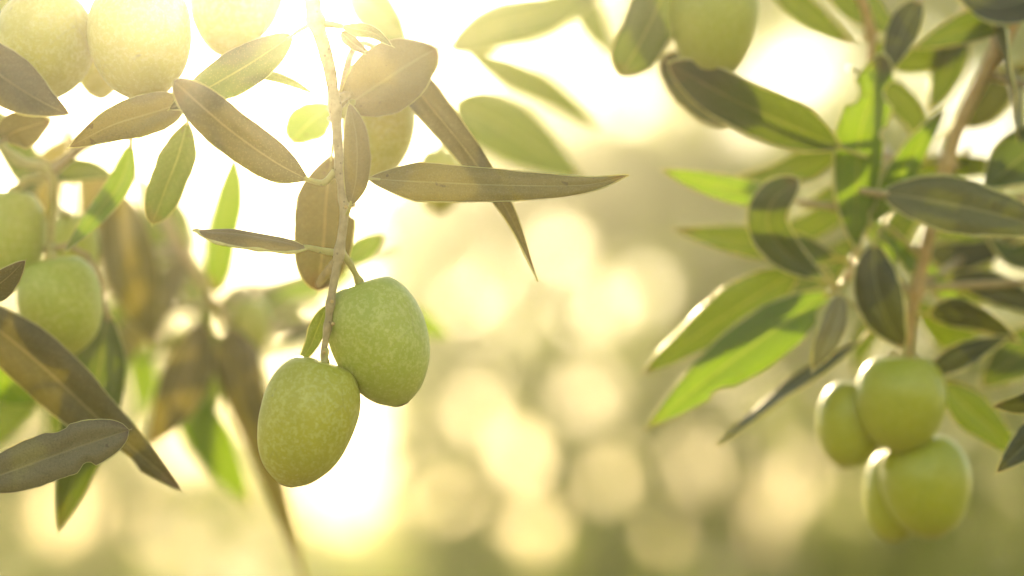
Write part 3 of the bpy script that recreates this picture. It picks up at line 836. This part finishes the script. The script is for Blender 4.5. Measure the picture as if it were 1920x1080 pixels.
leaf(B5, [(1742, 588, 6.6), (1790, 585, 6.6), (1850, 605, 6.6), (1910, 640, 6.6)], 68, roll=25, mat='dark', node=(1711, 590, 7), label='brownish leaf with a bright rim right of the stem end', bead=.0003)
leaf(B5, [(1780, 520, 8), (1850, 535, 8), (1910, 560, 8), (1980, 600, 8)], 60, roll=-15, mat='dark', node=(1722, 530, 7), bead=.0003)
leaf(B5, [(1735, 706, 6.6), (1780, 680, 6.6), (1830, 655, 6.6), (1890, 632, 6.6)], 62, roll=-45, mat='dark', node=(1702, 650, 7), bead=.0003)
leaf(B5, [(1768, 718, 7), (1815, 765, 7), (1860, 805, 7), (1915, 862, 7)], 76, roll=-20, mat='mid', node=(1702, 655, 7), label='green leaf slanting down right beside the olive bunch', bead=.0003)
leaf(B5, [(1990, 610, 9), (1930, 650, 9), (1880, 690, 9), (1840, 725, 9)], 90, mat='mid', node=(1722, 540, 7.2), bead=.0003)
leaf(B5, [(2000, 430, 8), (1950, 470, 8), (1900, 480, 8), (1850, 440, 8)], 70, roll=30, mat='mid', node=(1752, 400, 7), bead=.0003)

for pts, w, rl, mt, nd in (
        ([(1620, 330, 10), (1560, 400, 10), (1480, 440, 10), (1390, 470, 10)], 62, -30, 'mid', (1618, 330, 7)),
        ([(1610, 440, 10), (1550, 500, 10.5), (1470, 540, 11), (1380, 560, 11)], 70, 25, 'mid', (1609, 440, 7)),
        ([(1630, 150, 9), (1680, 180, 9), (1720, 230, 9), (1740, 300, 9)], 60, -25, 'mid', (1631, 150, 7)),
        ([(1800, 235, 9), (1850, 200, 9), (1890, 150, 9), (1935, 120, 9)], 66, 20, 'dark', (1803, 232, 7)),
        ([(1770, 330, 10), (1700, 400, 10), (1660, 480, 10), (1640, 560, 10)], 64, 30, 'mid', (1770, 330, 7)),
        ([(1735, 470, 10), (1790, 480, 10), (1850, 470, 10), (1930, 430, 10)], 70, -30, 'dark', (1737, 470, 7)),
        ([(1715, 560, 11), (1770, 620, 11), (1830, 650, 11), (1910, 660, 11)], 66, 25, 'mid', (1716, 560, 7)),
        ([(1720, 540, 12), (1660, 580, 12), (1620, 640, 12), (1600, 700, 12)], 56, 30, 'mid', (1720, 540, 7)),
        ([(1630, 80, 8), (1690, 110, 8.5), (1750, 110, 9), (1820, 80, 9)], 58, 30, 'mid', (1632, 80, 7)),
        ([(1610, 400, 8), (1650, 440, 8), (1670, 500, 8), (1680, 560, 8)], 48, -35, 'new', (1612, 400, 7))):
    leaf(B5 if nd[0] > 1680 else B6, pts, w, roll=rl, mat=mt, node=nd, bead=.0003)

# --- near twig tips at the right edge
B9 = empty('olive_branch', at(2060, 700, 3), 'twig tip of dark pointed leaves peeking in at the right edge', 'branch')
twig(B9, [(2300, -100, 6), (2220, 280, 5), (2120, 560, 4), (2060, 680, 3.5), (2020, 790, 3.2)], 18, 12)
leaf(B9, [(2010, 745, 3), (1960, 748, 3), (1910, 758, 3), (1862, 762, 3)], 52, roll=-14, mat='dark', node=(2050, 700, 3.5), label='upper dark leaf tip at the right edge beside the olive bunch')
leaf(B9, [(2000, 775, 3), (1955, 805, 3), (1915, 842, 3), (1868, 886, 3)], 66, roll=16, mat='dark', node=(2030, 770, 3.2), label='lower dark leaf tip at the right edge with a sparkling rim', bead=.0003)

# ---------------------------------------------------------------- haze box added to stand in for veiling glare of the lens
hv = []
hx, hy0, hy1, hz0, hz1 = 9.6, -5.6, 15.6, -1.2, 3.9
for z in (hz0, hz1):
    for (x, y) in ((-hx, hy0), (hx, hy0), (hx, hy1), (-hx, hy1)):
        hv.append(Vector((x, y, z)))
hf = [(3, 2, 1, 0), (4, 5, 6, 7), (0, 1, 5, 4), (1, 2, 6, 5), (2, 3, 7, 6), (3, 0, 4, 7)]
m, t, out = new_mat('glare_haze')
pv = t.nodes.new('ShaderNodeVolumePrincipled')
pv.inputs['Color'].default_value = (0.97, 0.95, 0.90, 1)
pv.inputs['Density'].default_value = HAZE_DENSITY
pv.inputs['Anisotropy'].default_value = HAZE_ANISO
t.links.new(pv.outputs[0], out.inputs['Volume'])
hz = mesh_obj('haze', hv, hf, [m], smooth=False)
tag(hz, 'golden sunlit haze added to give the veil of lens glare', 'haze', None, 'stuff')
